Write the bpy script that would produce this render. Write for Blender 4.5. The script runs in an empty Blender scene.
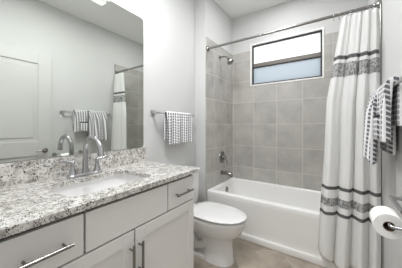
import bpy, bmesh, math, random
from mathutils import Vector, Matrix
random.seed(7)
SC = bpy.context.scene
COL = SC.collection
PI = math.pi

# ---------------------------------------------------------------- camera
H = 1.19
cam_d = bpy.data.cameras.new('camera')
cam_d.sensor_width = 36.0
cam_d.lens = 196.13 / 402 * 36
cam_d.shift_y = -7.75 / 402
cam_d.clip_start = 0.01
cam = bpy.data.objects.new('camera', cam_d)
cam.location = (0, 0, H)
cam.rotation_euler = (PI / 2, 0, math.radians(33.93))
COL.objects.link(cam)
SC.camera = cam

# ---------------------------------------------------------------- world (overcast daylight outside the window)
W = bpy.data.worlds.new('world')
W.use_nodes = True
bg = W.node_tree.nodes['Background']
bg.inputs['Color'].default_value = (0.99, 1.0, 1.0, 1)
bg.inputs['Strength'].default_value = 1.45
SC.world = W

# ---------------------------------------------------------------- fill lights added for brightness, without fixtures
def fill_light(name, loc, size, power, color=(0.968, 0.985, 1), rot=(0, 0, 0), sy=None):
    d = bpy.data.lights.new(name, 'AREA')
    d.energy = power
    d.color = color
    d.size = size
    if sy:
        d.shape = 'RECTANGLE'
        d.size_y = sy
    else:
        d.shape = 'DISK'
    o = bpy.data.objects.new(name, d)
    o.location = loc
    o.rotation_euler = rot
    COL.objects.link(o)
    return o
fill_light('vanity_fill', (-0.80, 0.70, 2.74), 0.30, 19)  # added fill from above the counter, no fixture modelled
fill_light('room_fill', (-0.55, 1.02, 2.74), 0.22, 5)  # unseen fill added to lift the middle of the room
fill_light('alcove_fill', (-0.50, 2.08, 2.76), 0.2, 6)  # added fill that brightens curtain and tub, not a known lamp
fill_light('hall_fill', (-0.25, -0.75, 2.70), 0.9, 19)  # added frontal fill from behind the camera, no fixture

SC.view_settings.view_transform = 'Standard'
SC.view_settings.look = 'None'
SC.view_settings.gamma = 1.0
SC.view_settings.use_curve_mapping = False
SC.view_settings.exposure = 0.52
SC.cycles.use_denoising = True
SC.cycles.max_bounces = 14
SC.cycles.diffuse_bounces = 8
SC.cycles.glossy_bounces = 8
SC.cycles.caustics_reflective = False
SC.cycles.sample_clamp_indirect = 6.0

# ---------------------------------------------------------------- materials
def s2l(c):
    return tuple(((x / 255) / 12.92 if x / 255 <= 0.04045 else ((x / 255 + 0.055) / 1.055) ** 2.4) for x in c) + (1,)

def mat(name, rgb, rough=0.5, metal=0.0, spec=0.5, **kw):
    m = bpy.data.materials.new(name)
    m.use_nodes = True
    b = m.node_tree.nodes['Principled BSDF']
    b.inputs['Base Color'].default_value = s2l(rgb)
    b.inputs['Roughness'].default_value = rough
    b.inputs['Metallic'].default_value = metal
    b.inputs['Specular IOR Level'].default_value = spec
    for k, v in kw.items():
        b.inputs[k].default_value = v
    return m

class NT:
    def __init__(self, m):
        self.t = m.node_tree
        self.b = self.t.nodes['Principled BSDF']
    def n(self, typ, **kw):
        x = self.t.nodes.new('ShaderNode' + typ)
        for k, v in kw.items():
            setattr(x, k, v)
        return x
    def l(self, a, b):
        self.t.links.new(a, b)
    def math(self, op, a, b=None):
        x = self.n('Math', operation=op)
        for i, v in enumerate((a, b)):
            if v is None:
                continue
            if isinstance(v, (int, float)):
                x.inputs[i].default_value = v
            else:
                self.l(v, x.inputs[i])
        return x.outputs[0]
    def mix(self, fac, a, b):
        x = self.n('Mix', data_type='RGBA')
        for i, v in ((0, fac), (6, a), (7, b)):
            if isinstance(v, (int, float)):
                x.inputs[i].default_value = v
            elif isinstance(v, tuple):
                x.inputs[i].default_value = v
            else:
                self.l(v, x.inputs[i])
        return x.outputs[2]
    def ramp(self, fac, stops, interp='LINEAR'):
        r = self.n('ValToRGB')
        r.color_ramp.interpolation = interp
        e = r.color_ramp.elements
        while len(e) < len(stops):
            e.new(0.5)
        for i, (p, c) in enumerate(stops):
            e[i].position = p
            e[i].color = c if len(c) == 4 else s2l(c)
        self.l(fac, r.inputs[0])
        return r.outputs[0]
    def noise(self, vec, scale, detail=3, rough=0.5):
        x = self.n('TexNoise')
        x.inputs['Scale'].default_value = scale
        x.inputs['Detail'].default_value = detail
        x.inputs['Roughness'].default_value = rough
        self.l(vec, x.inputs['Vector'])
        return x.outputs['Fac']
    def bump(self, h, strength=0.2, dist=0.002):
        x = self.n('Bump')
        x.inputs['Strength'].default_value = strength
        x.inputs['Distance'].default_value = dist
        self.l(h, x.inputs['Height'])
        self.l(x.outputs[0], self.b.inputs['Normal'])
    def obj(self):
        return self.n('TexCoord').outputs['Object']
    def uv(self):
        return self.n('TexCoord').outputs['UV']

def paint(name, rgb, rough=0.7):
    m = mat(name, rgb, rough, spec=0.3)
    n = NT(m)
    n.bump(n.noise(n.obj(), 180, 2), 0.05, 0.001)
    return m

M_WALL = paint('wall_paint', (207, 207, 206))
M_CEIL = paint('ceiling_paint', (240, 240, 239))
M_TRIM = mat('trim_white', (240, 239, 236), 0.35)
M_CAB = mat('cabinet_white', (230, 228, 226), 0.42)
M_GAP_SHADE = mat('cabinet_gap_shade', (95, 92, 90), 0.6)  # face frame darkened: shade of the gaps between fronts put into its colour
M_CERAMIC = mat('white_ceramic', (224, 223, 222), 0.10)
M_ACRYLIC = mat('tub_acrylic', (235, 234, 232), 0.24)
M_CHROME = mat('chrome', (186, 186, 188), 0.14, 1.0)
M_NICKEL = mat('brushed_nickel', (150, 148, 145), 0.25, 1.0)
M_PULL = mat('dark_nickel', (140, 137, 134), 0.25, 1.0)
M_BAR = mat('satin_bar', (205, 205, 204), 0.28, 1.0)
M_BLACK = mat('black_frame', (22, 22, 22), 0.4)
M_RAIL = mat('grey_rail', (112, 106, 98), 0.45)
M_MIRROR = mat('mirror_silver', (224, 227, 222), 0.0, 1.0)
M_EDGE = mat('mirror_edge', (95, 100, 96), 0.3, 0.3)
M_PAPER = mat('toilet_paper', (245, 244, 241), 0.9, spec=0.1)
M_CARD = mat('cardboard', (120, 100, 82), 0.9, spec=0.1)
M_DARK = mat('dark_hole', (25, 24, 24), 0.6)
M_DOOR = mat('door_paint', (204, 204, 202), 0.4)

def granite():
    m = mat('granite', (200, 195, 188), 0.12, spec=1.0)
    n = NT(m)
    o = n.obj()
    base = n.ramp(n.noise(o, 28, 4, 0.6), [(0.32, (156, 151, 144)), (0.47, (202, 199, 193)), (0.60, (222, 220, 216))])
    tan = n.ramp(n.noise(o, 60, 3, 0.6), [(0.58, (0, 0, 0, 1)), (0.70, (1, 1, 1, 1))])
    c1 = n.mix(tan, base, s2l((158, 148, 137)))
    v = n.n('TexVoronoi')
    v.inputs['Scale'].default_value = 150
    n.l(o, v.inputs['Vector'])
    sp = n.math('LESS_THAN', v.outputs['Distance'], 0.47)
    clump = n.math('GREATER_THAN', n.noise(o, 62, 3, 0.65), 0.54)
    dk = n.math('MULTIPLY', sp, clump)
    cv = n.mix(v.outputs['Color'], s2l((24, 22, 21)), s2l((74, 68, 63)))
    c2 = n.mix(dk, c1, cv)
    v2 = n.n('TexVoronoi')
    v2.inputs['Scale'].default_value = 190
    n.l(o, v2.inputs['Vector'])
    sp2 = n.math('MULTIPLY', n.math('LESS_THAN', v2.outputs['Distance'], 0.34), n.math('GREATER_THAN', n.noise(o, 80, 2), 0.52))
    c3 = n.mix(sp2, c2, s2l((86, 80, 76)))
    n.l(c3, n.b.inputs['Base Color'])
    return m
M_GRANITE = granite()

def tiles(name, axes, off, size, grout, c_lo, c_hi, c_grout, rough, rot=0.0, var=0.5, nscale=5.0):
    m = mat(name, c_hi, rough)
    n = NT(m)
    o = n.obj()
    s = n.n('SeparateXYZ')
    n.l(o, s.inputs[0])
    c = n.n('CombineXYZ')
    n.l(s.outputs[axes[0]], c.inputs[0])
    n.l(s.outputs[axes[1]], c.inputs[1])
    mp = n.n('Mapping')
    mp.inputs['Location'].default_value = (off[0], off[1], 0)
    mp.inputs['Rotation'].default_value = (0, 0, rot)
    n.l(c.outputs[0], mp.inputs[0])
    b = n.n('TexBrick', offset=0.0, squash=1.0)
    b.inputs['Scale'].default_value = 1.0
    b.inputs['Brick Width'].default_value = size
    b.inputs['Row Height'].default_value = size
    b.inputs['Mortar Size'].default_value = grout
    b.inputs['Mortar Smooth'].default_value = 0.1
    b.inputs['Color1'].default_value = (0, 0, 0, 1)
    b.inputs['Color2'].default_value = (1, 1, 1, 1)
    b.inputs['Mortar'].default_value = (0.5, 0.5, 0.5, 1)
    n.l(mp.outputs[0], b.inputs['Vector'])
    # per-tile shift of the cloud pattern so that neighbours differ
    sh = n.n('VectorMath', operation='MULTIPLY_ADD')
    n.l(b.outputs['Color'], sh.inputs[0])
    sh.inputs[1].default_value = (7, 5, 3)
    n.l(o, sh.inputs[2])
    cl = n.noise(sh.outputs[0], nscale, 5, 0.6)
    t = n.math('ADD', n.math('MULTIPLY', cl, 1.0), n.math('MULTIPLY', n.math('SUBTRACT', b.outputs['Color'], 0.5), 0.18 * var))
    colr = n.ramp(t, [(0.30, c_lo), (0.70, c_hi)])
    col = n.mix(b.outputs['Fac'], colr, s2l(c_grout))
    n.l(col, n.b.inputs['Base Color'])
    r = n.math('ADD', n.math('MULTIPLY', b.outputs['Fac'], 0.5), rough)
    n.l(r, n.b.inputs['Roughness'])
    n.bump(n.math('SUBTRACT', 1.0, b.outputs['Fac']), 0.25, 0.0015)
    return m
TL, TH, TG = (165, 162, 157), (188, 185, 180), (205, 203, 198)
M_TILE_B = tiles('tile_back', (0, 2), (0.0, 0.0), 0.3048, 0.0022, TL, TH, TG, 0.22)
M_TILE_S = tiles('tile_side', (1, 2), (0.0, 0.0), 0.3048, 0.0022, TL, TH, TG, 0.16)
M_FLOOR = tiles('tile_floor', (0, 1), (0.02, 0.0), 0.4572, 0.003, (132, 121, 108), (184, 173, 159), (178, 171, 162), 0.3, rot=math.radians(-38), nscale=4.0)

def gingham():
    m = mat('checked_terry', (235, 235, 235), 0.95, spec=0.1)
    n = NT(m)
    s = n.n('SeparateXYZ')
    n.l(n.obj(), s.inputs[0])
    def sq(v, per, duty):
        return n.math('LESS_THAN', n.math('FRACT', n.math('DIVIDE', v, per)), duty)
    a = sq(n.math('ADD', s.outputs[0], s.outputs[1]), 0.034, 0.62)
    b = sq(n.math('ADD', s.outputs[2], n.math('MULTIPLY', s.outputs[0], 0.5)), 0.026, 0.64)
    both = n.math('MULTIPLY', a, b)
    one = n.math('MULTIPLY', n.math('MAXIMUM', a, 0.0), 0.30)
    f = n.math('MAXIMUM', both, one)
    nz = n.noise(n.obj(), 260, 2)
    f2 = n.math('MULTIPLY', f, n.math('ADD', 0.72, n.math('MULTIPLY', nz, 0.4)))
    n.l(n.mix(f2, s2l((240, 239, 240)), s2l((84, 84, 90))), n.b.inputs['Base Color'])
    n.bump(nz, 0.5, 0.003)
    return m
M_TOWEL = gingham()
M_HEM = mat('terry_hem', (70, 70, 76), 0.95, spec=0.1)

def curtain_mat():
    m = mat('curtain_cotton', (248, 248, 247), 0.9, spec=0.1)
    n = NT(m)
    u = n.uv()
    s = n.n('SeparateXYZ')
    n.l(u, s.inputs[0])
    z = s.outputs[1]
    def band(z0, z1):
        return n.math('MULTIPLY', n.math('GREATER_THAN', z, z0), n.math('LESS_THAN', z, z1))
    thin = None
    for z0, z1 in ((1.724, 1.754), (0.685, 0.711), (0.480, 0.506)):
        b = band(z0, z1)
        thin = b if thin is None else n.math('MAXIMUM', thin, b)
    thick = n.math('MAXIMUM', band(1.585, 1.695), band(0.553, 0.617))
    br = n.n('TexVoronoi')
    br.inputs['Scale'].default_value = 55
    n.l(u, br.inputs['Vector'])
    pat = n.math('LESS_THAN', br.outputs['Distance'], 0.47)
    pt = n.math('MULTIPLY', thick, n.math('ADD', 0.35, n.math('MULTIPLY', pat, 0.35)))
    f = n.math('MAXIMUM', n.math('MULTIPLY', thin, 0.82), pt)
    col = n.mix(f, s2l((248, 248, 247)), s2l((50, 50, 54)))
    n.l(col, n.b.inputs['Base Color'])
    n.bump(n.noise(u, 300, 2), 0.15, 0.001)
    tr = n.n('BsdfTranslucent')
    n.l(col, tr.inputs['Color'])
    mx = n.n('MixShader')
    mx.inputs[0].default_value = 0.38
    n.l(n.b.outputs[0], mx.inputs[1])
    n.l(tr.outputs[0], mx.inputs[2])
    n.l(mx.outputs[0], n.t.nodes['Material Output'].inputs['Surface'])
    return m
M_CURTAIN = curtain_mat()

def frosted(name, rgb):
    m = mat(name, rgb, 0.35)
    n = NT(m)
    tr = n.n('BsdfTranslucent')
    tr.inputs['Color'].default_value = s2l(rgb)
    mx = n.n('MixShader')
    mx.inputs[0].default_value = 0.88
    n.bump(n.noise(n.obj(), 60, 2), 0.3, 0.002)
    n.l(n.b.outputs[0], mx.inputs[1])
    n.l(tr.outputs[0], mx.inputs[2])
    n.l(mx.outputs[0], n.t.nodes['Material Output'].inputs['Surface'])
    return m
M_PANE_U = frosted('frosted_glass', (250, 252, 252))
M_PANE_L = frosted('frosted_glass_blue', (203, 209, 214))

def emit(name, rgb, strength):
    m = mat(name, rgb, 0.4)
    b = m.node_tree.nodes['Principled BSDF']
    b.inputs['Emission Color'].default_value = s2l(rgb)
    b.inputs['Emission Strength'].default_value = strength
    return m
M_DIFF = emit('lit_diffuser', (255, 254, 252), 0.75)

# ---------------------------------------------------------------- mesh helpers
class MB:
    def __init__(self):
        self.bm = bmesh.new()
        self.uvl = None
    def box(self, x0, x1, y0, y1, z0, z1, bev=0.0, seg=2):
        t = bmesh.new()
        bmesh.ops.create_cube(t, size=1)
        for v in t.verts:
            v.co = Vector(((x0 + x1) / 2 + v.co.x * (x1 - x0), (y0 + y1) / 2 + v.co.y * (y1 - y0), (z0 + z1) / 2 + v.co.z * (z1 - z0)))
        if bev > 0:
            bmesh.ops.bevel(t, geom=t.edges[:], offset=bev, segments=seg, profile=0.5, affect='EDGES')
        self._merge(t)
        return self
    def _merge(self, t):
        me = bpy.data.meshes.new('tmp')
        t.to_mesh(me)
        t.free()
        self.bm.from_mesh(me)
        bpy.data.meshes.remove(me)
    def loft(self, rings, cap0=True, cap1=True, closed=True):
        R = [[self.bm.verts.new(p) for p in r] for r in rings]
        n = len(R[0])
        for a, b in zip(R, R[1:]):
            for i in range(n if closed else n - 1):
                j = (i + 1) % n
                try:
                    self.bm.faces.new((a[i], a[j], b[j], b[i]))
                except ValueError:
                    pass
        if cap0:
            self.bm.faces.new(R[0][::-1])
        if cap1:
            self.bm.faces.new(R[-1])
        return self
    def tube(self, pts, rad, n=14, caps=True):
        pts = [Vector(p) for p in pts]
        if not isinstance(rad, (list, tuple)):
            rad = [rad] * len(pts)
        rings = []
        up = None
        for i, p in enumerate(pts):
            d = (pts[min(i + 1, len(pts) - 1)] - pts[max(i - 1, 0)]).normalized()
            if up is None:
                up = Vector((0, 0, 1)) if abs(d.z) < 0.9 else Vector((1, 0, 0))
            x = up - d * up.dot(d)
            x.normalize()
            y = d.cross(x)
            up = x
            rings.append([p + (x * math.cos(2 * PI * k / n) + y * math.sin(2 * PI * k / n)) * rad[i] for k in range(n)])
        return self.loft(rings, caps, caps)
    def lathe(self, prof, o, axis='z', n=32, closed_prof=False):
        o = Vector(o)
        rings = []
        for r, h in prof:
            ring = []
            for k in range(n):
                a = 2 * PI * k / n
                c, s = r * math.cos(a), r * math.sin(a)
                ring.append(o + {'z': Vector((c, s, h)), 'y': Vector((s, h, c)), 'x': Vector((h, c, s))}[axis])
            rings.append(ring)
        if closed_prof:
            rings.append(rings[0])
            self.loft(rings, False, False)
            bmesh.ops.remove_doubles(self.bm, verts=self.bm.verts[:], dist=1e-6)
            return self
        return self.loft(rings)
    def build(self, name, m, parent=None, smooth=None, mods=()):
        bmesh.ops.recalc_face_normals(self.bm, faces=self.bm.faces[:])
        me = bpy.data.meshes.new(name)
        self.bm.to_mesh(me)
        self.bm.free()
        for x in (m if isinstance(m, (list, tuple)) else [m]):
            me.materials.append(x)
        if smooth is not None:
            for p in me.polygons:
                p.use_smooth = True
            if smooth < 179:
                me.set_sharp_from_angle(angle=math.radians(smooth))
        o = bpy.data.objects.new(name, me)
        COL.objects.link(o)
        if parent:
            o.parent = parent
            o.matrix_parent_inverse = Matrix.Translation(parent.location).inverted()
        return o

def empty(name, loc, label, cat, group=None):
    o = bpy.data.objects.new(name, None)
    o.empty_display_size = 0.05
    o.location = loc
    COL.objects.link(o)
    return tag(o, label, cat, group)
def tag(o, label=None, cat=None, group=None, kind=None):
    if label: o['label'] = label
    if cat: o['category'] = cat
    if group: o['group'] = group
    if kind: o['kind'] = kind
    return o
def struct(name, mb, m, smooth=None):
    return tag(mb.build(name, m, None, smooth), kind='structure')

def rrect(x0, x1, y0, y1, r, z, k=8):
    pts = []
    for cx, cy, a0 in ((x1 - r, y1 - r, 0), (x0 + r, y1 - r, 90), (x0 + r, y0 + r, 180), (x1 - r, y0 + r, 270)):
        for i in range(k + 1):
            a = math.radians(a0 + 90 * i / k)
            pts.append(Vector((cx + r * math.cos(a), cy + r * math.sin(a), z)))
    return pts

# ---------------------------------------------------------------- room dimensions
XL, XR = -1.3965, 0.2995       # vanity wall, towel wall
XA = -1.234                    # alcove's left tiled face
YF, YN, YB = 0.10, 1.945, 2.667
ZC = 2.776
TZ = 2.246                     # top of the tile
YT, ZT = 1.962, 0.437         # tub front, tub rim
WX0, WX1, WZ0, WZ1 = -0.962, -0.083, 1.747, 2.335   # window opening

# ---------------------------------------------------------------- setting
struct('floor', MB().box(-1.55, 1.0, -1.5, 2.85, -0.1, 0.0), M_FLOOR)
struct('ceiling', MB().box(-1.55, 1.0, -1.5, 2.85, ZC, ZC + 0.1), M_CEIL)
struct('wall_left', MB().box(XL - 0.12, XL, 0.0, YN + 0.1, 0, ZC), M_WALL)
struct('wall_alcove_left', MB().box(XL - 0.12, XA - 0.008, YN, 2.80, 0, ZC, 0.004), M_WALL)
struct('wall_right', MB().box(XR + 0.001, XR + 0.12, 0.0, 2.80, 0, ZC), M_WALL)
b = MB()
for a in ((XA - 0.1, WX0, 0, ZC), (WX1, XR + 0.1, 0, ZC), (WX0, WX1, 0, WZ0), (WX0, WX1, WZ1, ZC)):
    b.box(a[0], a[1], YB + 0.008, YB + 0.14, a[2], a[3])
struct('wall_back', b, M_WALL)
b = MB()
for a in ((XA - 0.02, WX0 - 0.0, 0.0, TZ), (WX1, XR + 0.02, 0.0, TZ), (WX0, WX1, 0.0, WZ0)):
    b.box(a[0], a[1], YB, YB + 0.012, a[2], a[3])
struct('wall_tile_back', b, M_TILE_B)
struct('wall_tile_left', MB().box(XA - 0.012, XA, YN - 0.001, YB + 0.004, 0.0, TZ, 0.002), M_TILE_S)
struct('wall_tile_right', MB().box(XR - 0.008, XR + 0.004, YN + 0.01, YB + 0.004, 0.0, TZ, 0.002), M_TILE_S)
struct('trim_1', MB().box(XR - 0.010, XR + 0.002, YN + 0.002, YN + 0.0098, 0.0, TZ + 0.004, 0.002), M_NICKEL)
# doorway wall behind the camera, with the hall beyond
b = MB()
b.box(XL - 0.1, -0.62, -0.02, YF, 0, ZC)
b.box(0.262, 1.0, -0.02, YF, 0, ZC)
b.box(-0.62, 0.262, -0.02, YF, 2.13, ZC)
struct('wall_front', b, M_WALL)
struct('wall_hall_back', MB().box(-1.55, 1.0, -1.5, -1.4, 0, ZC), M_WALL)
struct('wall_hall_left', MB().box(-1.55, -1.45, -1.4, 0.0, 0, ZC), M_WALL)
struct('wall_hall_right', MB().box(0.9, 1.0, -1.4, -0.02, 0, ZC), M_WALL)

def baseboard(name, x0, x1, y0, y1):
    struct(name, MB().box(x0, x1, y0, y1, 0, 0.11, 0.004), M_TRIM)
baseboard('baseboard_left', XL, XL + 0.014, 1.17, YN)
baseboard('baseboard_alcove', XL + 0.014, XA - 0.01, YN - 0.014, YN)
baseboard('baseboard_right', XR - 0.013, XR + 0.001, YF, YN)

# window: white edge strip, black single-hung frame, two frosted panes
win = MB()
e = 0.02
yw0, yw1 = YB - 0.004, YB + 0.06
win.box(WX0, WX0 + e, yw0, yw1, WZ0, WZ1, 0.003)
win.box(WX1 - e, WX1, yw0, yw1, WZ0, WZ1, 0.003)
win.box(WX0 + e, WX1 - e, yw0, yw1, WZ0, WZ0 + e, 0.003)
win.box(WX0 + e, WX1 - e, yw0, yw1, WZ1 - e, WZ1, 0.003)
window = struct('window_1', win, M_TRIM)
fx0, fx1, fz0, fz1 = WX0 + e + 0.001, WX1 - e - 0.001, WZ0 + e + 0.001, WZ1 - e - 0.001
fr = MB()
w = 0.016
ya, yb = YB + 0.022, YB + 0.056
fr.box(fx0, fx0 + w, ya, yb, fz0, fz1, 0.002)
fr.box(fx1 - w, fx1, ya, yb, fz0, fz1, 0.002)
fr.box(fx0 + w, fx1 - w, ya, yb, fz0, fz0 + w, 0.002)
fr.box(fx0 + w, fx1 - w, ya, yb, fz1 - w, fz1, 0.002)
zm = 2.035
fr.box(fx0 + w, fx1 - w, ya + 0.008, yb, zm - 0.036, zm - 0.024, 0.001)
fr.build('window_frame', M_BLACK, window)
MB().box(fx0 + w, fx1 - w, ya - 0.004, yb, zm - 0.024, zm + 0.026, 0.004).build('meeting_rail', M_RAIL, window)
MB().box(fx0 + w, fx1 - w, ya + 0.018, ya + 0.024, zm + 0.026, fz1 - w).build('pane', M_PANE_U, window)
MB().box(fx0 + w, fx1 - w, ya + 0.014, ya + 0.020, fz0 + w, zm - 0.036).build('pane', M_PANE_L, window)

# open door leaf, folded back against the right wall (seen in the mirror)
DX0, DX1, DY0, DY1, DZ1 = 0.243, 0.278, 0.215, 1.024, 2.095
d = MB()
st = 0.135
pz = ((0.26, 0.83), (1.005, 1.965))
d.box(DX0, DX1, DY0, DY0 + st, 0.012, DZ1, 0.002)
d.box(DX0, DX1, DY1 - st, DY1, 0.012, DZ1, 0.002)
d.box(DX0, DX1, DY0 + st, DY1 - st, 0.012, pz[0][0], 0.001)
d.box(DX0, DX1, DY0 + st, DY1 - st, pz[0][1], pz[1][0], 0.001)
d.box(DX0, DX1, DY0 + st, DY1 - st, pz[1][1], DZ1, 0.001)
for z0, z1 in pz:
    d.box(DX0 + 0.010, DX1 - 0.010, DY0 + st, DY1 - st, z0, z1)
    d.box(DX0 + 0.004, DX1 - 0.004, DY0 + st + 0.045, DY1 - st - 0.045, z0 + 0.045, z1 - 0.045, 0.004)
door = struct('door_1', d, M_DOOR)
hd = MB()
hy, hz = 0.958, 0.885
hd.lathe([(0.0, 0.0), (0.030, 0.0), (0.030, -0.006), (0.024, -0.010), (0.011, -0.012), (0.011, -0.040), (0.0, -0.042)], (DX0, hy, hz), 'x', 20)
hd.tube([(DX0 - 0.036, hy + 0.012, hz), (DX0 - 0.038, hy - 0.03, hz + 0.002), (DX0 - 0.036, hy - 0.07, hz - 0.001), (DX0 - 0.032, hy - 0.10, hz - 0.006)], [0.010, 0.009, 0.008, 0.006])
hd.build('door_handle', M_PULL, door, 40)

# ---------------------------------------------------------------- vanity cabinet
VY0, VY1, VYC = 0.129, 1.161, 0.645
XF = -0.8425
v = empty('vanity_cabinet', ((XL + XF) / 2, VYC, 0), 'white shaker vanity cabinet under the speckled granite countertop', 'cabinet')
c = MB()
c.box(XL + 0.002, XF - 0.020, VY1 - 0.018, VY1, 0.0, 0.852)
c.box(XL + 0.002, XF - 0.020, VY0, VY0 + 0.018, 0.0, 0.852)
c.box(XL + 0.002, XF - 0.020, VY0 + 0.018, VY1 - 0.018, 0.10, 0.118)
c.box(XL + 0.002, XL + 0.012, VY0 + 0.018, VY1 - 0.018, 0.118, 0.852)
c.box(XF - 0.10, XF - 0.085, VY0 + 0.018, VY1 - 0.018, 0.0, 0.10)
c.build('carcass', M_CAB, v)
ff = MB()
xf0, xf1 = XF - 0.040, XF - 0.0195
ff.box(xf0, xf1, VY1 - 0.035, VY1 - 0.0005, 0.10, 0.852)
ff.box(xf0, xf1, VY0 + 0.0005, VY0 + 0.035, 0.10, 0.852)
for y in (0.401, 0.888):
    ff.box(xf0, xf1, y - 0.02, y + 0.02, 0.64, 0.852)
ff.box(xf0, xf1, VYC - 0.02, VYC + 0.02, 0.10, 0.64)
for z0, z1 in ((0.10, 0.135), (0.645, 0.69), (0.815, 0.852)):
    ff.box(xf0 + 0.001, xf1 - 0.001, VY0 + 0.03, VY1 - 0.03, z0, z1)
ff.build('face_frame', M_GAP_SHADE, v)

def pull(parent, p0, p1, name='handle', m=None):
    p0, p1 = Vector(p0), Vector(p1)
    q = MB()
    q.tube([p0, p1], 0.0068, 12)
    dd = (p1 - p0)
    for f in (0.14, 0.86):
        p = p0 + dd * f
        q.tube([(XF, p.y, p.z), (p.x, p.y, p.z)], 0.0048, 10)
    q.build(name, m or M_PULL, parent, 50)
g = 0.0045
def slab(name, y0, y1, z0, z1, parent):
    return MB().box(XF - 0.0195, XF, y0 + g, y1 - g, z0 + g, z1 - g, 0.002).build(name, M_CAB, parent)
HX = XF + 0.034
dr = slab('drawer', VY0, 0.401, 0.664, 0.838, v)
pull(dr, (HX, 0.185, 0.745), (HX, 0.345, 0.745))
slab('false_front', 0.401, 0.888, 0.664, 0.838, v)
dr = slab('drawer', 0.888, VY1, 0.664, 0.838, v)
pull(dr, (HX, 0.940, 0.749), (HX, 1.105, 0.749))
def shaker(y0, y1, z0, z1, parent):
    q = MB()
    y0 += g; y1 -= g; z0 += g; z1 -= g
    s = 0.062
    x0, x1 = XF - 0.0195, XF
    q.box(x0, x1, y0, y0 + s, z0, z1, 0.0015)
    q.box(x0, x1, y1 - s, y1, z0, z1, 0.0015)
    q.box(x0, x1, y0 + s, y1 - s, z0, z0 + s, 0.0015)
    q.box(x0, x1, y0 + s, y1 - s, z1 - s, z1, 0.0015)
    q.box(x0 + 0.002, x1 - 0.009, y0 + s - 0.004, y1 - s + 0.004, z0 + s - 0.004, z1 - s + 0.004)
    return q.build('door', M_CAB, parent)
dl = shaker(VY0, VYC, 0.11, 0.664, v)
pull(dl, (HX, 0.615, 0.430), (HX, 0.615, 0.600))
drt = shaker(VYC, VY1, 0.11, 0.664, v)
pull(drt, (HX, 0.670, 0.430), (HX, 0.670, 0.600))

# ---------------------------------------------------------------- countertop with sink cut-out
CX0, CX1, CY0, CY1 = XL + 0.001, -0.8225, 0.103, 1.181
CZ0, CZ1 = 0.8525, 0.8825
SX0, SX1, SY0, SY1 = -1.250, -0.925, 0.385, 0.855
scx, scy = (SX0 + SX1) / 2, (SY0 + SY1) / 2
def ray_rect(a, x0, x1, y0, y1):
    dx, dy = math.cos(a), math.sin(a)
    t = 1e9
    if dx > 1e-9: t = min(t, (x1 - scx) / dx)
    if dx < -1e-9: t = min(t, (x0 - scx) / dx)
    if dy > 1e-9: t = min(t, (y1 - scy) / dy)
    if dy < -1e-9: t = min(t, (y0 - scy) / dy)
    return scx + dx * t, scy + dy * t
inner0 = rrect(SX0, SX1, SY0, SY1, 0.06, 0, 6)
angs = [math.atan2(p.y - scy, p.x - scx) for p in inner0]
pin = {a: (p.x, p.y) for a, p in zip(angs, inner0)}
for x, y in ((CX0, CY0), (CX0, CY1), (CX1, CY0), (CX1, CY1)):
    a = math.atan2(y - scy, x - scx)
    # nearest straight edge point on the inner rounded rectangle
    s = sorted(angs)
    k = min(range(len(s)), key=lambda i: abs(s[i] - a))
    a0 = s[k] if s[k] <= a else s[k - 1]
    a1 = s[(s.index(a0) + 1) % len(s)]
    p0, p1 = pin[a0], pin[a1]
    f = (a - a0) / (a1 - a0) if a1 > a0 else 0.5
    pin[a] = (p0[0] + (p1[0] - p0[0]) * f, p0[1] + (p1[1] - p0[1]) * f)
al = sorted(pin)
def oring(ins, z):
    return [Vector((*ray_rect(a, CX0 + ins, CX1 - ins, CY0 + ins, CY1 - ins), z)) for a in al]
def iring(grow, z):
    return [Vector((scx + (pin[a][0] - scx) * (1 + grow), scy + (pin[a][1] - scy) * (1 + grow), z)) for a in al]
ct = MB()
ct.loft([iring(0.0, CZ0), iring(0.0, CZ1 - 0.003), iring(0.012, CZ1), oring(0.003, CZ1), oring(0, CZ1 - 0.003), oring(0, CZ0 + 0.002), oring(0.002, CZ0), iring(0.0, CZ0)], False, False)
bmesh.ops.remove_doubles(ct.bm, verts=ct.bm.verts[:], dist=1e-6)
counter = tag(ct.build('countertop', M_GRANITE), 'speckled grey and white granite countertop on the white vanity', 'countertop')
MB().box(XL + 0.0005, XL + 0.020, CY0, CY1, CZ1, 1.000, 0.002).build('backsplash', M_GRANITE, counter)

# undermount sink
sk = MB()
rg = []
for ins, z, r in ((-0.012, 0.8522, 0.055), (-0.012, 0.846, 0.055), (-0.010, 0.846, 0.052), (-0.008, 0.835, 0.052), (0.004, 0.78, 0.048), (0.03, 0.735, 0.05), (0.07, 0.715, 0.05), (0.12, 0.708, 0.035)):
    rg.append(rrect(SX0 + ins, SX1 - ins, SY0 + ins, SY1 - ins, r, z))
inn = rg[2:]
outer = []
for ins, z, r in ((-0.012, 0.846, 0.055), (-0.006, 0.77, 0.055), (0.02, 0.722, 0.055), (0.08, 0.698, 0.05)):
    outer.append(rrect(SX0 + ins, SX1 - ins, SY0 + ins, SY1 - ins, r, z))
top = [rrect(SX0 - 0.012, SX1 + 0.012, SY0 - 0.012, SY1 + 0.012, 0.055, 0.8520), rrect(SX0 - 0.004, SX1 + 0.004, SY0 - 0.004, SY1 + 0.004, 0.048, 0.8520)]
sk.loft(outer[::-1] + top + inn[1:], True, True)
sink = tag(sk.build('sink', M_CERAMIC, None, 50), 'white rectangular undermount sink set below the granite countertop', 'sink')
MB().lathe([(0.0, 0.0), (0.022, 0.0), (0.022, 0.003), (0.016, 0.004), (0.014, 0.002), (0.0, 0.003)], (scx - 0.02, scy, 0.7081), 'z', 24).build('drain', M_CHROME, sink, 40)

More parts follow.
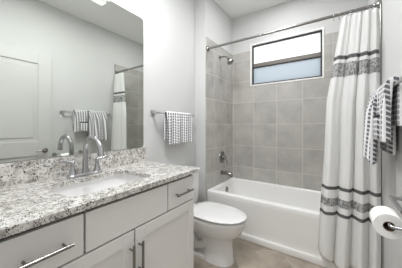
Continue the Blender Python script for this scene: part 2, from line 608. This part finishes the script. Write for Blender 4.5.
# ---------------------------------------------------------------- faucet
FX, FY = -1.296, 0.619
fa = empty('faucet', (FX, FY, CZ1), 'chrome gooseneck sink faucet with two lever handles on the countertop', 'faucet')
bp = MB()
bp.loft([rrect(FX - 0.026, FX + 0.026, FY - 0.105, FY + 0.105, 0.025, CZ1), rrect(FX - 0.026, FX + 0.026, FY - 0.105, FY + 0.105, 0.025, CZ1 + 0.010), rrect(FX - 0.019, FX + 0.019, FY - 0.098, FY + 0.098, 0.018, CZ1 + 0.018)])
bp.build('base_plate', M_CHROME, fa, 40)
pts = [(FX, FY, CZ1 + 0.016), (FX, FY, 0.93), (FX, FY, 0.99), (FX, FY, 1.030)]
R = 0.090
for k in range(1, 12):
    a = PI - PI * k / 12 * 1.08
    pts.append((FX + R + R * math.cos(a), FY, 1.030 + R * math.sin(a)))
x, y, z = pts[-1]
pts.append((x + 0.004, FY, z - 0.016))
rad = [0.021, 0.0175, 0.0155, 0.0148] + [0.0145] * 8 + [0.0148, 0.0155, 0.0165] + [0.0175]
sp = MB()
sp.tube(pts, rad, 18)
sp.build('spout', M_CHROME, fa, 50)
for s in (-1, 1):
    hy_ = FY + s * 0.074
    q = MB()
    q.lathe([(0.0, 0.0), (0.024, 0.0), (0.022, 0.006), (0.017, 0.020), (0.012, 0.045), (0.0105, 0.062), (0.013, 0.070), (0.012, 0.078), (0.0, 0.082)], (FX, hy_, CZ1 + 0.016), 'z', 20)
    q.tube([(FX, hy_, CZ1 + 0.090), (FX + 0.004, hy_ + s * 0.025, CZ1 + 0.094), (FX + 0.010, hy_ + s * 0.055, CZ1 + 0.102), (FX + 0.012, hy_ + s * 0.072, CZ1 + 0.104)], [0.010, 0.0085, 0.007, 0.006], 12)
    q.build('lever_handle', M_CHROME, fa, 50)

# ---------------------------------------------------------------- mirror
MY0, MY1, MZ0, MZ1 = 0.135, 1.155, 1.006, 2.136
def xrect(y0, y1, z0, z1, r, x):
    return [Vector((x, p.x, p.y)) for p in rrect(y0, y1, z0, z1, r, 0)]
mb = MB()
mb.loft([xrect(MY0, MY1, MZ0, MZ1, 0.03, XL + 0.0005), xrect(MY0, MY1, MZ0, MZ1, 0.03, XL + 0.006)])
mirror = mb.build('wall_mirror', [M_MIRROR, M_EDGE])
for p in mirror.data.polygons:
    p.material_index = 0 if p.normal.x > 0.9 else 1
tag(mirror, 'large frameless mirror with rounded corners on the wall above the vanity', 'mirror')

# vanity light above the mirror
vl = empty('vanity_light', (XL + 0.05, 0.645, 2.12), 'white bar light at the top edge of the large mirror', 'light')
MB().box(XL + 0.0065, XL + 0.022, 0.49, 0.80, 2.125, 2.20, 0.003).build('back_plate', M_CHROME, vl)
MB().box(XL + 0.022, XL + 0.085, 0.465, 0.825, 2.110, 2.215, 0.006).build('diffuser', M_DIFF, vl)

# ---------------------------------------------------------------- towel bars
def towel_bar(xw, sgn, y0, y1, z, out, label):
    t = empty('towel_bar', (xw, (y0 + y1) / 2, z), label, 'towel bar')
    xb = xw + sgn * out
    for y in (y0, y1):
        p = MB()
        a, b_ = sorted((xw, xw + sgn * 0.010))
        p.box(a, b_, y - 0.024, y + 0.024, z - 0.024, z + 0.024, 0.003)
        a, b_ = sorted((xw + sgn * 0.010, xb + sgn * 0.012))
        p.box(a, b_, y - 0.012, y + 0.012, z - 0.012, z + 0.012, 0.003)
        p.build('bracket', M_BAR, t)
    MB().tube([(xb, y0 + 0.012, z), (xb, y1 - 0.012, z)], 0.0075, 14).build('bar', M_BAR, t, 50)
    return xb
XBL = towel_bar(XL, 1, 1.265, 1.815, 1.315, 0.070, 'silver towel bar with square brackets on the wall right of the mirror')
XBR = towel_bar(XR + 0.001, -1, 1.165, 1.835, 1.390, 0.052, 'silver towel bar with square brackets on the wall beside the shower curtain')

def towel(name, label, group, xb, sgn, y0, y1, zb, back, front, th, waves, amp, flare=0.0, ph=0.0, hem=None):
    """a towel folded over a bar: back drop, turn over the bar, front drop"""
    r = 0.0075 + th / 2 + 0.001
    prof = []
    n1 = 16
    for i in range(n1):
        prof.append((-r, zb - back * (1 - i / n1), back * i / n1))
    for i in range(9):
        a = PI - PI * i / 8
        prof.append((r * math.cos(a), zb + r * math.sin(a), back + PI * r * i / 8))
    n2 = 24
    for i in range(1, n2 + 1):
        prof.append((r + flare * (i / n2) ** 0.6, zb - front * i / n2, back + PI * r + front * i / n2))
    NY = 60
    bm = bmesh.new()
    uvl = bm.loops.layers.uv.new('uv')
    grid = []
    for (o, z, s) in prof:
        row = []
        drop = max(0.0, min(1.0, (zb - z) / 0.10))
        for j in range(NY + 1):
            f = j / NY
            wv = 0.5 + 0.5 * math.sin(2 * PI * waves * f + ph) if o > 0 else 0.5
            off = o + (amp * wv * drop if o > 0 else 0)
            y = y0 + (y1 - y0) * f + 0.006 * math.sin(4 * z + 5 * f) * drop * (1 if o > 0 else 0)
            zz = z - (0.006 * math.sin(7 * f + ph) * (zb - z) / front if o > 0 else 0)
            vtx = bm.verts.new((xb + sgn * off, y, zz))
            row.append((vtx, (f * (y1 - y0) * (1 + amp * 6), s)))
        grid.append(row)
    for i in range(len(grid) - 1):
        for j in range(NY):
            q = (grid[i][j], grid[i][j + 1], grid[i + 1][j + 1], grid[i + 1][j])
            fc = bm.faces.new([k[0] for k in q])
            fc.smooth = True
            for lp, k in zip(fc.loops, q):
                lp[uvl].uv = k[1]
    bmesh.ops.recalc_face_normals(bm, faces=bm.faces[:])
    me = bpy.data.meshes.new(name)
    bm.to_mesh(me)
    bm.free()
    me.materials.append(M_TOWEL)
    o = bpy.data.objects.new(name, me)
    COL.objects.link(o)
    md = o.modifiers.new('thick', 'SOLIDIFY')
    md.thickness = th
    md.offset = 0
    sd = o.modifiers.new('soft', 'SUBSURF')
    sd.levels = sd.render_levels = 2
    tag(o, label, 'towel', group)
    return o
towel('hand_towel', 'grey and white checked hand towel hanging right of the mirror', None, XBL, 1, 1.365, 1.745, 1.315, 0.26, 0.300, 0.012, 3.0, 0.024, 0.006, 0.6)
towel('bath_towel', 'longer grey and white checked towel hanging next to the shower curtain', 'checked towels beside the curtain', XBR, -1, 1.482, 1.750, 1.390, 0.36, 0.415, 0.030, 2.2, 0.018, 0.022, 1.0)
nt = towel('hand_towel', 'shorter grey and white checked towel folded on the bar beside the curtain', 'checked towels beside the curtain', XBR, -1, 1.290, 1.462, 1.390, 0.20, 0.275, 0.030, 1.0, 0.008, 0.004, 0.4)

# turned-up cuff on the front of the shorter towel, with a dark hem
def cuff():
    q = MB()
    q.box(XBR - 0.060, XBR - 0.046, 1.352, 1.456, 1.120, 1.238, 0.005)
    o = q.build('cuff', M_TOWEL, nt, 60)
    uvl = o.data.uv_layers.new(name='uv')
    for lp in o.data.loops:
        c = o.data.vertices[lp.vertex_index].co
        uvl.data[lp.index].uv = (c.y, c.z)
    q = MB()
    q.box(XBR - 0.062, XBR - 0.046, 1.350, 1.458, 1.2385, 1.250, 0.003)
    tag(q.build('hem', M_HEM, o, 60), 'dark hem')
cuff()

# ---------------------------------------------------------------- toilet
TY = 1.563
to = empty('toilet', (-1.0, TY, 0), 'white two-piece toilet between the vanity and the bathtub', 'toilet')
def egg(x0, x1, hw, z, n=40, sq=2.0, back=0.62):
    """elongated bowl outline: blunt behind, round in front; widest a bit behind the middle"""
    xm = x0 + (x1 - x0) * 0.45
    pts = []
    for k in range(n):
        a = 2 * PI * k / n
        c, s = math.cos(a), math.sin(a)
        px = xm + ((x1 - xm) * c if c > 0 else (xm - x0) * math.copysign(abs(c) ** back, c))
        py = hw * math.copysign(abs(s) ** (0.92 if c > 0 else 0.85), s)
        pts.append(Vector((px, TY + py, z)))
    return pts
bw = MB()
bw.loft([egg(-1.00, -0.715, 0.108, 0.0), egg(-1.00, -0.715, 0.108, 0.02), egg(-1.00, -0.722, 0.099, 0.06), egg(-1.01, -0.730, 0.095, 0.15), egg(-1.05, -0.722, 0.103, 0.20),
         egg(-1.16, -0.692, 0.134, 0.235), egg(-1.19, -0.648, 0.162, 0.270), egg(-1.195, -0.630, 0.172, 0.315), egg(-1.19, -0.618, 0.180, 0.35), egg(-1.19, -0.612, 0.184, 0.376), egg(-1.185, -0.617, 0.180, 0.384)])
bw.loft([rrect(-1.28, -0.93, TY - 0.10, TY + 0.10, 0.04, 0.0), rrect(-1.28, -0.93, TY - 0.10, TY + 0.10, 0.04, 0.025), rrect(-1.26, -0.93, TY - 0.055, TY + 0.055, 0.03, 0.045), rrect(-1.25, -0.93, TY - 0.05, TY + 0.05, 0.03, 0.26)])
bw.box(-1.37, -1.10, TY - 0.12, TY + 0.12, 0.27, 0.384, 0.02)
# trapway relief on the near side
tw = [(-0.88, TY - 0.055, 0.20), (-0.96, TY - 0.065, 0.13), (-1.04, TY - 0.068, 0.095), (-1.11, TY - 0.068, 0.15), (-1.14, TY - 0.068, 0.23), (-1.18, TY - 0.06, 0.27)]
bw.tube(tw, [0.03, 0.038, 0.042, 0.042, 0.042, 0.035], 14)
tw = [(x_, 2 * TY - y_, z_) for x_, y_, z_ in tw]
bw.tube(tw, [0.03, 0.038, 0.042, 0.042, 0.042, 0.035], 14)
bw.build('bowl', M_CERAMIC, to, 60)
sb = MB()
sb.loft([egg(-1.10, -0.645, 0.150, 0.3870), egg(-1.12, -0.622, 0.174, 0.3870), egg(-1.125, -0.617, 0.179, 0.3890), egg(-1.125, -0.617, 0.179, 0.3915), egg(-1.12, -0.624, 0.173, 0.3935),
         egg(-1.06, -0.69, 0.110, 0.3935), egg(-1.06, -0.69, 0.110, 0.3870), egg(-1.10, -0.645, 0.150, 0.3870)], False, False)
for k in range(4):
    a = (-1.08, -0.67)[k % 2]
    sb.box(a - 0.012, a + 0.012, TY + (-0.12, 0.12)[k // 2] * (1 if k % 2 == 0 else 0.6) - 0.006, TY + (-0.12, 0.12)[k // 2] * (1 if k % 2 == 0 else 0.6) + 0.006, 0.3835, 0.3875)
bmesh.ops.remove_doubles(sb.bm, verts=sb.bm.verts[:], dist=1e-6)
sb.build('seat', M_CERAMIC, to, 40)
lb = MB()
lb.loft([egg(-1.06, -0.68, 0.120, 0.4065), egg(-1.10, -0.650, 0.150, 0.4060), egg(-1.13, -0.612, 0.184, 0.4040), egg(-1.135, -0.605, 0.190, 0.4050), egg(-1.135, -0.605, 0.190, 0.4110), egg(-1.13, -0.612, 0.183, 0.4160), egg(-1.08, -0.66, 0.14, 0.4200)])
lid = lb.build('lid', M_CERAMIC, to, 50)
for s in (-1, 1):
    hb = MB()
    hb.tube([(-1.138, TY + s * 0.075 - 0.02, 0.3960), (-1.138, TY + s * 0.075 + 0.02, 0.3960)], 0.013, 12)
    hb.build('hinge', M_CERAMIC, to, 50)
tk = MB()
tk.loft([rrect(-1.376, -1.205, TY - 0.175, TY + 0.175, 0.03, 0.3845), rrect(-1.384, -1.195, TY - 0.185, TY + 0.185, 0.03, 0.45), rrect(-1.386, -1.192, TY - 0.192, TY + 0.192, 0.03, 0.715)])
tk.build('tank', M_CERAMIC, to, 40)
tl = MB()
tl.loft([rrect(-1.388, -1.188, TY - 0.196, TY + 0.196, 0.03, 0.7155), rrect(-1.390, -1.184, TY - 0.20, TY + 0.20, 0.03, 0.722), rrect(-1.390, -1.184, TY - 0.20, TY + 0.20, 0.03, 0.738), rrect(-1.384, -1.192, TY - 0.192, TY + 0.192, 0.03, 0.746)])
tl.build('tank_lid', M_CERAMIC, to, 40)
fl = MB()
fl.tube([(-1.192, TY - 0.14, 0.66), (-1.178, TY - 0.14, 0.66)], 0.012, 12)
fl.tube([(-1.180, TY - 0.145, 0.66), (-1.178, TY - 0.075, 0.652)], [0.006, 0.007], 10)
fl.build('flush_lever', M_CHROME, to, 50)

# ---------------------------------------------------------------- bathtub
BX0, BX1, BY1 = XA + 0.001, XR - 0.009, YB - 0.001
tb = MB()
ap = YT + 0.012
rings = [rrect(BX0, BX1, ap, BY1, 0.004, 0.0), rrect(BX0, BX1, YT + 0.004, BY1, 0.004, ZT - 0.06), rrect(BX0, BX1, YT, BY1, 0.006, ZT - 0.018), rrect(BX0 + 0.001, BX1 - 0.001, YT + 0.005, BY1 - 0.001, 0.008, ZT - 0.006), rrect(BX0 + 0.003, BX1 - 0.003, YT + 0.016, BY1 - 0.003, 0.012, ZT),
         rrect(BX0 + 0.045, BX1 - 0.055, YT + 0.062, BY1 - 0.035, 0.08, ZT), rrect(BX0 + 0.054, BX1 - 0.065, YT + 0.072, BY1 - 0.044, 0.085, ZT - 0.010),
         rrect(BX0 + 0.060, BX1 - 0.11, YT + 0.080, BY1 - 0.052, 0.09, ZT - 0.10), rrect(BX0 + 0.075, BX1 - 0.20, YT + 0.095, BY1 - 0.066, 0.10, 0.13), rrect(BX0 + 0.11, BX1 - 0.27, YT + 0.125, BY1 - 0.095, 0.10, 0.085), rrect(BX0 + 0.17, BX1 - 0.35, YT + 0.18, BY1 - 0.15, 0.08, 0.075)]
tb.loft(rings, True, True)
tb.box(BX0, BX1, YT - 0.012, ap + 0.004, 0.0, 0.062, 0.006)
tub = tag(tb.build('bathtub', M_ACRYLIC, None, 35), 'white alcove bathtub with flat front apron below the window', 'bathtub')
MB().lathe([(0.0, 0.012), (0.030, 0.010), (0.039, 0.004), (0.041, -0.004), (0.0, -0.004)], (BX0 + 0.061, 2.36, 0.345), 'x', 24).build('overflow_cover', M_NICKEL, tub, 40)

# shower fittings on the left tiled wall
sh = empty('wall_shower', (XA, 2.27, 2.09), 'chrome shower head on a short arm high on the tiled wall', 'shower head')
q = MB()
q.lathe([(0.0, 0.0), (0.028, 0.0), (0.026, 0.006), (0.012, 0.010), (0.0, 0.010)], (XA, 2.27, 2.09), 'x', 20)
q.tube([(XA + 0.004, 2.27, 2.09), (XA + 0.06, 2.27, 2.092), (XA + 0.10, 2.27, 2.080), (XA + 0.125, 2.27, 2.055)], 0.0095, 12)
q.build('shower_arm', M_NICKEL, sh, 50)
q = MB()
dv = Vector((0.55, 0, -0.83))
p0 = Vector((XA + 0.122, 2.27, 2.058))
q.tube([p0, p0 + dv * 0.015, p0 + dv * 0.03, p0 + dv * 0.06, p0 + dv * 0.072], [0.015, 0.016, 0.022, 0.046, 0.044], 20)
q.build('spray_head', M_NICKEL, sh, 40)
vv = empty('shower_valve', (XA, 2.34, 0.775), 'round silver shower valve with lever on the tiled wall above the spout', 'shower valve')
MB().lathe([(0.0, 0.0), (0.080, 0.0), (0.078, 0.006), (0.060, 0.010), (0.030, 0.013), (0.028, 0.035), (0.0, 0.036)], (XA, 2.34, 0.775), 'x', 32).build('escutcheon', M_NICKEL, vv, 40)
q = MB()
q.lathe([(0.0, 0.036), (0.022, 0.036), (0.020, 0.060), (0.0, 0.062)], (XA, 2.34, 0.775), 'x', 20)
q.tube([(XA + 0.05, 2.34, 0.775), (XA + 0.062, 2.345, 0.740), (XA + 0.07, 2.35, 0.700)], [0.010, 0.009, 0.008], 12)
q.build('lever_handle', M_CHROME, vv, 50)
q = MB()
q.lathe([(0.0, 0.0), (0.032, 0.0), (0.032, 0.010), (0.026, 0.014), (0.0, 0.014)], (XA, 2.33, 0.575), 'x', 20)
q.tube([(XA + 0.012, 2.33, 0.575), (XA + 0.09, 2.33, 0.574), (XA + 0.125, 2.33, 0.568), (XA + 0.140, 2.33, 0.550), (XA + 0.142, 2.33, 0.535)], [0.024, 0.023, 0.023, 0.022, 0.020], 16)
tag(q.build('tub_spout', M_NICKEL, None, 50), 'silver tub spout on the tiled wall just above the bathtub rim', 'spout')

# ---------------------------------------------------------------- shower rod, curtain, rings
YR, ZR = 1.973, 2.108
rod = empty('shower_rod', (-0.46, YR, ZR), 'straight silver shower rod spanning the tub alcove', 'shower rod')
MB().tube([(XA + 0.004, YR, ZR), (XR - 0.012, YR, ZR)], 0.0125, 18).build('rod', M_NICKEL, rod, 50)
for x_, s in ((XA, 1), (XR - 0.008, -1)):
    MB().lathe([(0.0, 0.0), (0.030, 0.0), (0.030, s * 0.006), (0.020, s * 0.022), (0.0, s * 0.022)], (x_, YR, ZR), 'x', 24).build('flange', M_NICKEL, rod, 40)

NX, NZ = 220, 70
ZTOP = 2.068
bm = bmesh.new()
uvl = bm.loops.layers.uv.new('uv')
NF = 4.0
grid = []
for i in range(NZ + 1):
    t = i / NZ
    row = []
    for j in range(NX + 1):
        f = j / NX
        hem = 0.085 + 0.085 * max(0.0, 1 - f / 0.33) ** 1.6 + 0.012 * math.sin(11 * f)
        z = ZTOP + (hem - ZTOP) * t
        xl = 0.055 - 0.075 * min(1.0, t / 0.35) - 0.075 * t - 0.022 * max(0, t - 0.6) / 0.4
        xr = 0.278
        x = xl + (xr - xl) * f
        A = 0.012 + 0.027 * t
        p = 2 * PI * NF * (f + 0.035 * math.sin(5 * f + 1.3) + 0.012 * math.sin(3 * t + 9 * f))
        yc = 1.945 - 0.050 * min(1, t * 1.6)
        y = yc + A * math.sin(p) + 0.006 * math.sin(2.3 * p + 1.7 * t + 1)
        x += 0.011 * math.cos(p) * (0.4 + 0.6 * t)
        x = min(x, XR - 0.014)
        row.append((bm.verts.new((x, y, z)), (f * 0.9, z)))
    grid.append(row)
for i in range(NZ):
    for j in range(NX):
        q = (grid[i][j], grid[i][j + 1], grid[i + 1][j + 1], grid[i + 1][j])
        fc = bm.faces.new([k[0] for k in q])
        fc.smooth = True
        for lp, k in zip(fc.loops, q):
            lp[uvl].uv = k[1]
me = bpy.data.meshes.new('shower_curtain')
bm.to_mesh(me)
bm.free()
me.materials.append(M_CURTAIN)
cur = bpy.data.objects.new('shower_curtain', me)
COL.objects.link(cur)
md = cur.modifiers.new('thick', 'SOLIDIFY')
md.thickness = 0.002
md.offset = 0
tag(cur, 'white shower curtain with dark grey patterned bands gathered at the right', 'shower curtain')

rm = MB()
n = 20
rr = [(0.0, 0.017 * math.cos(2 * PI * k / n), -0.004 + 0.021 * math.sin(2 * PI * k / n)) for k in range(n + 1)]
rm.tube(rr, 0.0022, 8, False)
rm.tube([(0, -0.001, -0.024), (0, -0.004, -0.036), (0, -0.008, -0.046)], 0.0022, 8)
ring0 = rm.build('curtain_ring', M_CHROME, None, 60)
tag(ring0, 'small chrome ring hanging the gathered shower curtain from the rod', 'curtain ring', 'shower curtain rings')
for k in range(8):
    o = ring0 if k == 0 else ring0.copy()
    if k:
        COL.objects.link(o)
    o.location = (0.006 + k * 0.036, YR, ZR)

# ---------------------------------------------------------------- toilet paper and its holder
PX, PZ = 0.193, 0.775
th_ = empty('toilet_paper_holder', (0.25, 1.2, 0.80), 'chrome toilet paper holder on the wall beside the curtain', 'paper holder')
RX, RZ = 0.252, 0.818
q = MB()
q.lathe([(0.0, 0.0), (0.022, 0.0), (0.022, -0.006), (0.010, -0.010), (0.0, -0.010)], (XR, 1.40, RZ), 'x', 20)
q.tube([(XR - 0.006, 1.40, RZ), (RX - 0.008, 1.40, RZ)], 0.0085, 12)
q.build('wall_post', M_CHROME, th_, 50)
q = MB()
q.lathe([(0.0, 0.0), (0.022, 0.0), (0.022, -0.006), (0.010, -0.010), (0.0, -0.010)], (XR, 1.075, RZ), 'x', 20)
q.tube([(XR - 0.006, 1.075, RZ), (RX - 0.008, 1.075, RZ)], 0.0085, 12)
q.build('wall_post', M_CHROME, th_, 50)
MB().tube([(RX, 1.41, RZ), (RX, 1.065, RZ)], 0.0092, 14).build('rail', M_CHROME, th_, 50)
MB().tube([(RX, 1.080, RZ), (RX - 0.006, 1.080, PZ + 0.025), (RX - 0.018, 1.080, PZ + 0.0125), (PX + 0.012, 1.080, PZ + 0.0105), (PX + 0.002, 1.083, PZ + 0.0105), (PX, 1.095, PZ + 0.0105), (PX, 1.225, PZ + 0.0105)], 0.0068, 14).build('spindle_arm', M_CHROME, th_, 60)
rl = MB()
rl.lathe([(0.0200, 0.0), (0.050, 0.0), (0.052, 0.003), (0.052, 0.097), (0.050, 0.10), (0.0195, 0.10)], (PX, 1.108, PZ), 'y', 40, True)
roll = rl.build('toilet_paper_roll', M_PAPER, None, 40)
tag(roll, 'white toilet paper roll on the chrome holder beside the curtain', 'toilet paper')
cr = MB()
cr.lathe([(0.0180, -0.001), (0.0194, -0.001), (0.0194, 0.101), (0.0180, 0.101)], (PX, 1.108, PZ), 'y', 30, True)
cr.build('cardboard_core', M_CARD, roll, 40)
